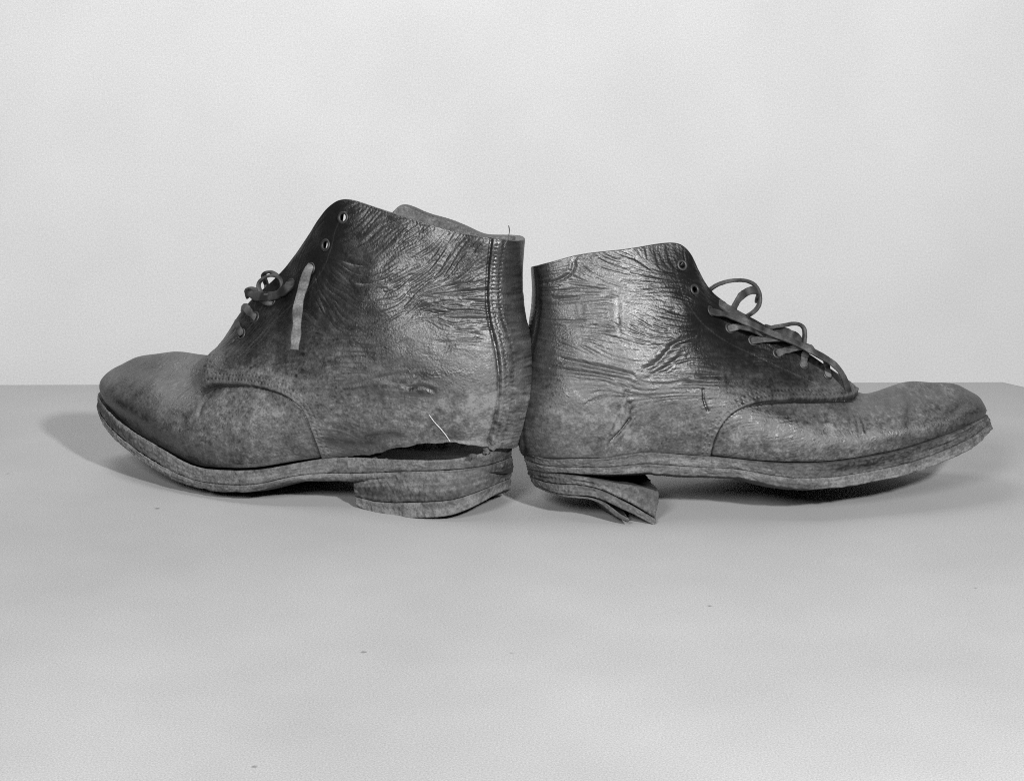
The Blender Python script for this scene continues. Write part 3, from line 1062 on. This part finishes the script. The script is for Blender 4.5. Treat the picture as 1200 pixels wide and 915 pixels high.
strand(boot_l, FL, UL, 'lace_end', [(366, 310, -1, 's'), (362, 315, 4.0, 's'), (356, 333, 10, 's'), (350, 355, 14, 's'), (348, 380, 15, 's'), (345, 410, 14, 's')], 5.9, 1.6, tone=.60, seed=5)
strand(boot_l, FL, UL, 'lace_loop', [(306, 343, 13, 'd'), (303, 334, 14, 'd'), (309, 326, 14, 'd'), (319, 323, 14, 'd'), (329, 327, 14, 'd'), (331, 336, 15, 'd'), (323, 343, 16, 'd'), (311, 345, 16, 'd')], 4.6, 1.5, tone=.28, ups='edge', seed=8)
strand(boot_l, FL, UL, 'lace_knot', [(291, 341, 8, 'd'), (296, 345, 12, 'd'), (306, 348, 16, 'd'), (320, 347, 18, 'd'), (333, 341, 4, 's'), (341, 333, 2.2, 's'), (342, 331, -1, 's')], 5.6, 3.2, tone=.06, seed=9)
strand(boot_l, FL, UL, 'lace_loop', [(291, 348, 2, 'd'), (290, 341, 5, 'd'), (294, 338, 9, 'd'), (301, 340, 11, 'd'), (309, 345, 13, 'd')], 4.6, 1.7, tone=.2, ups='edge', seed=10)
strand(boot_l, FL, UL, 'lace_end', [(326, 325, 8, 'd'), (320, 320, 7, 'd'), (313, 319, 6, 'd'), (309, 323, 5, 'd'), (311, 330, 4, 'd'), (314, 340, 6, 'd')], 4.6, 1.6, tone=.12, ups='edge', seed=11)
strand(boot_l, FL, UL, 'lace_crossing', [(319, 353, 0, 's'), (316, 354, 2.5, 's'), (308, 351, 3.5, 's'), (300, 347, 11, 'd'), (296, 344, 4, 'd')], 4.4, 1.5, tone=.15, seed=12)
strand(boot_l, FL, UL, 'lace_crossing', [(300, 372, -1, 's'), (297, 370, 2.5, 's'), (291, 364, 3.2, 's'), (286, 360, 2, 'd'), (284, 362, -5, 'd')], 4.6, 1.7, tone=.25, seed=13)
strand(boot_l, FL, UL, 'lace_crossing', [(284, 392, -1, 's'), (282, 389, 2.5, 's'), (279, 382, 2.2, 's'), (276, 379, -1, 'd'), (275, 382, -7, 'd')], 4.4, 1.6, tone=.2, seed=14)
strand(boot_l, FL, UL, 'lace_crossing', [(273, 401, 1, 's'), (269, 396, 2, 'd'), (266, 398, -3, 'd')], 4.2, 1.6, tone=.15, seed=15)
tongue(FL, [(272, 424), (281, 402), (292, 377), (312, 352), (332, 331), (345, 322)], [8, 9, 11, 13, 14, 13], boot_l, .08)
# shreds of torn leather along the split
fr_r = np.random.default_rng(12)
for px_, py_, ln_ in [(386, 535, 5), (402, 534, 6), (424, 534, 8), (436, 536, 7), (450, 537, 6), (558, 532, 7), (566, 527, 8), (573, 525, 6), (580, 524, 6)]:
    p0 = FL.loc(px_, py_ + 3, 31 if 420 < px_ < 560 else (22 if px_ > 560 else 35))
    sg = fr_r.choice([-1, 1])
    q0 = p0 + np.array([sg * ln_ * .35, fr_r.uniform(.3, 1.2), fr_r.uniform(.4, 1.6)])
    q1 = q0 + np.array([sg * ln_ * .3, fr_r.uniform(-.5, .8), fr_r.uniform(-1.2, .6)])
    sweep('torn_shred', [p0, q0, q1], fr_r.uniform(1.6, 2.8), .7, M_sole, boot_l, FL, n=12, tone=fr_r.uniform(.3, .6), taper=.75, seed=int(px_))
# loose threads
sweep('loose_thread', LP(FL, UL, (590, 289, 1.2, 's'), (593, 284, 1.6, 's'), (596, 277, -2, 'd'), (597, 271, -2, 'd'), (596, 264.5, -1, 'd')), .55, .5, M_thread, boot_l, FL)
sweep('loose_thread', LP(FL, UL, (503, 486, 1.0, 's'), (508, 493, 1.5, 's'), (517, 503, 1.6, 's'), (524, 512, 1.5, 's'), (528, 518, .6, 's')), .5, .45, M_fibre, boot_l, FL)

# ------------------------------------------------------------------ the boot with the broken heel (toe to the right)
FR = Frame(1, 10, 9, (769, 616), 0.047)
boot_r = empty('broken_heel_boot', FR.O, 'lower laced leather ankle boot with its heel peeling away in layers, toe pointing right')
NR = [
    [(617, 532, 0), (611.5, 508, 0), (614, 470, 0), (623, 400, 0), (630, 355, 0), (628, 313, 0)],
    [(640, 535, 22), (634, 508, 24), (634, 465, 24), (642, 400, 20), (646, 355, 18), (645, 308, 17)],
    [(672, 535, 32), (668, 508, 35), (667, 462, 36), (672, 400, 30.4), (675, 352, 26.2), (672, 301, 20.3)],
    [(715, 534, 35), (712, 508, 39), (710, 460, 41), (712, 400, 37.2), (712, 350, 32.4), (706, 296, 24.9)],
    [(760, 529, 35), (757, 502, 40), (756, 458, 44), (757, 400, 41.2), (756, 345, 34.3), (747, 291, 25.7)],
    [(800, 530, 36), (797, 502, 42), (797, 460, 46), (797, 405, 42.1), (794, 345, 31.6), (790, 286, 21.2)],
    [(835, 533, 39), (832, 507, 45), (832, 468, 47), (830, 420, 40), (823, 362, 28), (809, 303, 20)],
    [(868, 537, 43), (866, 512, 49), (866, 478, 48), (862, 440, 37), (852, 398, 24), (831, 342, 14)],
    [(905, 540, 46), (903, 517, 51), (903, 487, 48), (900, 460, 36), (893, 428, 22), (880, 374, 11)],
    [(940, 541, 48), (940, 520, 52), (941, 495, 48), (941, 475, 35), (938, 452, 20), (930, 405, 8)],
    [(978, 539, 48), (980, 520, 51), (983, 500, 46), (983, 481, 33), (982, 466, 18), (980, 440, 4)],
    [(1015, 534, 46), (1018, 517, 49), (1020, 498, 44), (1019, 482, 31), (1017, 470, 15), (1012, 461, 0)],
    [(1060, 525, 43), (1064, 508, 46), (1066, 490, 40), (1064, 474, 28), (1060, 460, 13), (1056, 449, 0)],
    [(1100, 512, 38.5), (1105, 497, 40.5), (1106, 482, 35), (1103, 469, 25), (1097, 458, 12), (1090, 448, 0)],
    [(1130, 500, 30), (1136, 488, 32), (1137, 478, 28), (1132, 467, 20), (1125, 457, 10), (1115, 449.5, 0)],
    [(1150, 486, 0), (1152, 480, 0), (1150, 473, 0), (1146, 465, 0), (1138, 459, 0), (1128, 454, 0)],
]
far_r = {c: {5: (0, 0, -4)} for c in range(1, 9)}
UR = Upper(FR, NR, far_r, 11)
EYR = [(799, 311), (814, 340), (833, 365), (855, 385), (882, 399), (911, 414), (942, 427), (970, 439)]
spec_r = dict(
    seed=91, wr=0.68, mir=1, corner=0, drop=0, dull=[(800, 320, 24, .25), (830, 370, 24, .25), (870, 400, 24, .25), (920, 430, 24, .22), (790, 380, 18, .15), (830, 425, 18, .18), (860, 440, 18, .15)], flip=True, eyelets=EYR, backstay_h=0.7, backstay_seams=(1.5,), flare=[(990, 458, 9, 1.5)],
    quarter_edge=[(1004, 458), (998, 467), (985, 468), (960, 469), (930, 470), (900, 471), (872, 477), (853, 489), (841, 506), (834, 524), (832, 534)],
    backstay=[(631, 312), (634, 340), (634, 365), (628, 400), (621, 430), (617, 470), (615, 505), (619, 532)],
    stitches=[[(784, 290), (790, 320), (800, 350), (818, 376), (850, 402), (890, 422), (930, 440), (965, 456)], [(675, 302), (673, 320), (655, 330), (636, 333)], [(850, 494), (868, 482), (900, 476), (960, 474)]],
    wrinkle=[(640, 320, 0, .2), (665, 315, 60, .3), (690, 305, -60, .5), (720, 305, -20, .55), (760, 300, 80, .25), (780, 300, 75, .2),
             (655, 345, -10, .6), (690, 330, -30, .7), (720, 335, -20, .6), (750, 330, -18, .55), (780, 330, -20, .45),
             (670, 365, 5, .35), (700, 365, 0, .25), (730, 370, -20, .55), (760, 365, -18, .6), (790, 370, -20, .5), (810, 390, -25, .45), (830, 400, -20, .4),
             (660, 385, 0, .45), (700, 385, 0, .3), (740, 390, -25, .5), (780, 400, -10, .6), (660, 410, -5, .4), (700, 410, -12, .45), (740, 415, -20, .6), (770, 420, 30, .7), (800, 405, 35, .7),
             (650, 430, -8, .5), (700, 432, -14, .7), (740, 440, -12, .65), (790, 440, -5, .6), (820, 425, 0, .6), (850, 435, -10, .6), (880, 440, -15, .5), (910, 445, -20, .4), (840, 455, -5, .4), (890, 460, 0, .3), (940, 455, -10, .2),
             (660, 480, 20, .1), (700, 490, 40, .12), (770, 490, 20, .1), (820, 500, 30, .12), (650, 520, 0, .1), (900, 500, 5, .1), (950, 500, 10, .12), (1010, 490, -70, .3), (1030, 490, -60, .2), (1060, 480, 60, .14), (1100, 470, 40, .14), (1140, 470, 50, .12), (1060, 510, 10, .1)],
    creases=[([(690, 352), (722, 350), (724, 372), (723, 383), (690, 382), (664, 380)], 1.3, .26), ([(682, 356), (684, 372)], 1.2, .22), ([(724, 372), (727, 395)], 1.2, .3),
             ([(648, 342), (680, 340), (715, 344)], 1.2, .6), ([(650, 351), (680, 350)], 1.0, .6),
             ([(656, 420), (690, 428), (745, 440)], 1.3, .9), ([(645, 432), (690, 438), (740, 446)], 1.2, .8), ([(752, 434), (770, 424), (790, 404), (815, 396)], 1.6, .9), ([(760, 440), (785, 428), (800, 412)], 1.2, .6),
             ([(734, 456), (730, 475), (716, 512)], 1.6, .8), ([(741, 484), (728, 502), (716, 515)], 1.0, .8),
             ([(996, 470), (1003, 490), (1008, 508)], 1.3, .8), ([(1002, 474), (1010, 492), (1015, 508)], 1.0, .6), ([(673, 301), (671, 318), (660, 327), (640, 333)], 1.1, .8),
             ([(1084, 500), (1085, 480), (1080, 465)], 1.2, .3), ([(640, 376), (690, 377)], .8, .4), ([(800, 440), (850, 442), (900, 446)], 1.1, .6), ([(790, 448), (840, 451), (890, 452)], 1.0, .5)],
    marks=[([(823, 457), (824.5, 468), (829, 481)], .8, -.9), ([(735, 455), (731, 470), (728, 480)], 1.2, .45), ([(737, 470), (740, 476), (737, 482)], 1.0, -.4), ([(726, 497), (716, 506)], 1.5, .3), ([(738, 490), (728, 502), (715, 515)], .7, -.45),
           ([(920, 490), (935, 496), (955, 488)], 3.0, -.22), ([(880, 480), (920, 484)], 3.0, -.18), ([(1060, 462), (1062, 490), (1058, 515)], 2.2, -.2), ([(1110, 485), (1125, 468)], 2.5, -.25), ([(1112, 460), (1120, 464)], 2.5, .3)],
    tone=[(640, 330, .10), (635, 370, .06), (632, 420, .14), (628, 460, .18), (624, 500, .26), (630, 520, .34), (680, 310, .18), (720, 305, .14), (760, 300, .08), (795, 305, .0), (815, 340, .0),
          (670, 350, .26), (700, 365, .30), (730, 345, .18), (760, 350, .10), (790, 350, .04), (680, 385, .32), (720, 395, .25), (760, 390, .12), (800, 385, .04), (840, 390, .02), (870, 405, .04), (690, 415, .32), (740, 420, .28), (660, 410, .22),
          (780, 420, .14), (820, 420, .10), (860, 430, .08), (900, 430, .05), (930, 440, .06), (960, 450, .22), (985, 455, .40), (650, 440, .30), (700, 438, .36), (750, 448, .34), (800, 448, .26), (850, 455, .26), (900, 458, .30), (950, 463, .42),
          (660, 470, .66), (700, 465, .66), (740, 470, .50), (780, 470, .52), (820, 470, .50), (650, 500, .52), (700, 500, .66), (740, 500, .58), (790, 500, .64), (820, 505, .55), (680, 525, .48), (780, 520, .48), (840, 475, .52), (870, 472, .55),
          (880, 500, .62), (920, 495, .52), (960, 500, .66), (880, 525, .58), (940, 525, .60), (990, 510, .60), (1010, 480, .55), (1040, 475, .52), (1040, 510, .52), (1080, 470, .52), (1070, 500, .44), (1110, 465, .58), (1110, 490, .44), (1140, 475, .34), (1145, 480, .30), (1100, 505, .36)],
)
quarter_r = build_upper(FR, UR, boot_r, spec_r)
for p in EYR:
    eyelet(FR, UR, quarter_r, *p)

SOLE_R = [
    (613, 526, 619, 549, 0), (636, 537, 640, 553, 23), (672, 537.5, 674, 555, 34), (715, 536, 716, 556, 38), (753, 530.5, 754, 554, 38), (790, 532, 790, 556.5, 38), (835, 535.5, 835, 558, 42),
    (870, 539, 872, 560.5, 47), (905, 542.5, 908, 569, 52), (940, 543.5, 943, 573, 54.5), (980, 541.5, 984, 571.5, 53.5), (1015, 536.5, 1020, 565, 51), (1060, 527.5, 1066, 555, 47.5), (1100, 514.5, 1108, 540.5, 42.5), (1133, 501, 1142, 523, 33), (1151, 491, 1158, 509, 18), (1156, 485, 1161, 499, 0)]
ring_loft(FR, 'welt', SOLE_R, boot_r, M_sole, 20, f0=0.0, f1=0.55, seed=140, tone=.42, grooves=((.55, .06, .2, .28, .42),), rough=.45, band=([0, .2, 1], [.06, .0, 0]))
ring_loft(FR, 'outsole', SOLE_R, boot_r, M_sole, 16, f0=0.562, f1=1.0, seed=147, tone=.66, bulge=5.0, rough=.4, out=.2, ragged=.15)


def lift_fix(bend):
    def f(K):
        K = K.copy()
        x = K[..., 0]
        x0 = x.min()
        K[..., 2] += bend * smooth01(x, x0 + 10, x0 + 75)
        return K
    return f


LIFT1 = [(619, 549, 621, 557, 0), (641, 553.5, 643, 565, 21), (668, 556.5, 668, 567, 32), (703, 562, 703, 573, 37), (732, 567.5, 730, 585, 39), (755, 571, 751, 596, 40), (773, 576, 768, 607, 40)]
LIFT2 = [(621, 558, 625, 567, 0), (643, 566, 646, 576, 21), (668, 568, 668, 580, 32), (703, 574, 700, 583.5, 38), (730, 586.5, 728, 596, 41), (751, 598, 749, 606, 43), (770, 609, 767, 616, 44)]
LIFT3 = [(625, 567.5, 629, 571, 0), (647, 576.5, 648, 579, 20), (668, 580.5, 668, 583, 31), (698, 584.5, 697, 587, 37), (714, 592, 712, 597, 40), (728, 603, 726, 608, 43), (738, 608, 736, 612, 45)]
ring_loft(FR, 'heel_lift', LIFT1, boot_r, M_sole, 16, seed=160, tone=.42, rough=.5, closed_front=True, far_fix=lift_fix(16), out=.2, grooves=((.55, .08, .5, .05, .3),))
ring_loft(FR, 'heel_lift', LIFT2, boot_r, M_sole, 12, seed=170, tone=.45, rough=.4, closed_front=True, far_fix=lift_fix(20), out=0)
ring_loft(FR, 'heel_lift', LIFT3, boot_r, M_sole, 8, seed=180, tone=.5, rough=.3, closed_front=True, far_fix=lift_fix(24), out=0)

nearR = np.array([0.1, .75, .65])
strand(boot_r, FR, UR, 'lace_end', [(831, 365, 0, 's'), (836, 366, 3, 's'), (850, 368.5, 25, 'd'), (880, 380, 23, 'd'), (905, 391, 22, 'd'), (935, 403, 21, 'd'), (960, 416, 20, 'd'), (979, 428.5, 18, 'd'), (989.5, 444, 15, 'd'), (995, 463, 14, 'd')], 4.4, 1.6, tone=.22, ups=nearR, seed=6)
strand(boot_r, FR, UR, 'lace_loop', [(826, 346, 4, 'd'), (834, 338, 6, 'd'), (848, 331, 5, 'd'), (868, 328.5, 3, 'd'), (883, 333, 1, 'd'), (890, 345, 0, 'd'), (889, 358, 1, 'd'), (881, 367, 4, 'd'), (872, 372, 8, 'd'), (866, 374, 12, 'd')], 4.4, 2.0, tone=.18, ups='edge', seed=16)
strand(boot_r, FR, UR, 'lace_loop', [(857, 368, 13, 'd'), (861, 359, 10, 'd'), (866, 350, 8, 'd'), (874, 343, 6, 'd'), (883, 340, 4, 'd'), (888, 343, 0, 'd'), (886, 352, -5, 'd')], 5.0, 1.6, tone=.18, ups=np.array([.7, .5, .3]), seed=17)
strand(boot_r, FR, UR, 'lace_knot', [(838, 352, 14, 'd'), (848, 359, 17, 'd'), (858, 366, 20, 'd'), (868, 371, 17, 'd'), (876, 374, 10, 'd')], 5.4, 2.8, tone=.2, ups=nearR, seed=18)
strand(boot_r, FR, UR, 'lace_crossing', [(853, 386, 0, 's'), (856, 385, 2.4, 's'), (864, 383, 3, 's'), (874, 384, 24, 'd'), (890, 390, 19, 'd'), (906, 396, 13, 'd')], 4.4, 1.5, tone=.26, ups=nearR, seed=19)
strand(boot_r, FR, UR, 'lace_crossing', [(880, 400, 0, 's'), (884, 399, 2.4, 's'), (895, 397.5, 3, 's'), (908, 397, 20, 'd'), (920, 397, 13, 'd'), (930, 398, 6, 'd')], 4.4, 1.5, tone=.30, ups=nearR, seed=20)
strand(boot_r, FR, UR, 'lace_crossing', [(910, 415, 0, 's'), (914, 413, 2.4, 's'), (924, 410, 3, 's'), (936, 407, 17, 'd'), (946, 406, 9, 'd'), (952, 407, 3, 'd')], 4.4, 1.5, tone=.32, ups=nearR, seed=21)
strand(boot_r, FR, UR, 'lace_crossing', [(942, 430, 0, 's'), (942, 426, 2.4, 's'), (943, 418, 3, 's'), (945, 411, 12, 'd'), (948, 407, 4, 'd')], 4.4, 1.5, tone=.36, ups=nearR, seed=22)
strand(boot_r, FR, UR, 'lace_crossing', [(970, 442, 0, 's'), (970, 437, 2.4, 's'), (969, 429, 3, 's'), (968, 422, 9, 'd'), (968, 418, 2, 'd')], 4.4, 1.5, tone=.34, ups=nearR, seed=23)
strand(boot_r, FR, UR, 'lace_loop', [(893, 389, 12, 'd'), (904, 384, 11, 'd'), (920, 381, 9, 'd'), (934, 379.5, 7, 'd'), (941.5, 384, 6, 'd'), (943, 393, 7, 'd'), (942, 404, 10, 'd')], 4.2, 2.0, tone=.16, ups='edge', seed=24)
strand(boot_r, FR, UR, 'lace_knot', [(896, 386, 8, 'd'), (908, 389, 7, 'd'), (921, 391, 6, 'd'), (932, 397, 6, 'd'), (938, 404, 7, 'd')], 6.5, 2.6, tone=.12, ups=np.array([.2, .9, .3]), seed=25)
tongue(FR, [(985, 462), (975, 449), (955, 434), (915, 412), (878, 388), (848, 364), (833, 346), (816, 318), (804, 300)], [8, 9, 11, 13, 14, 16, 17, 18, 16], boot_r, .1)
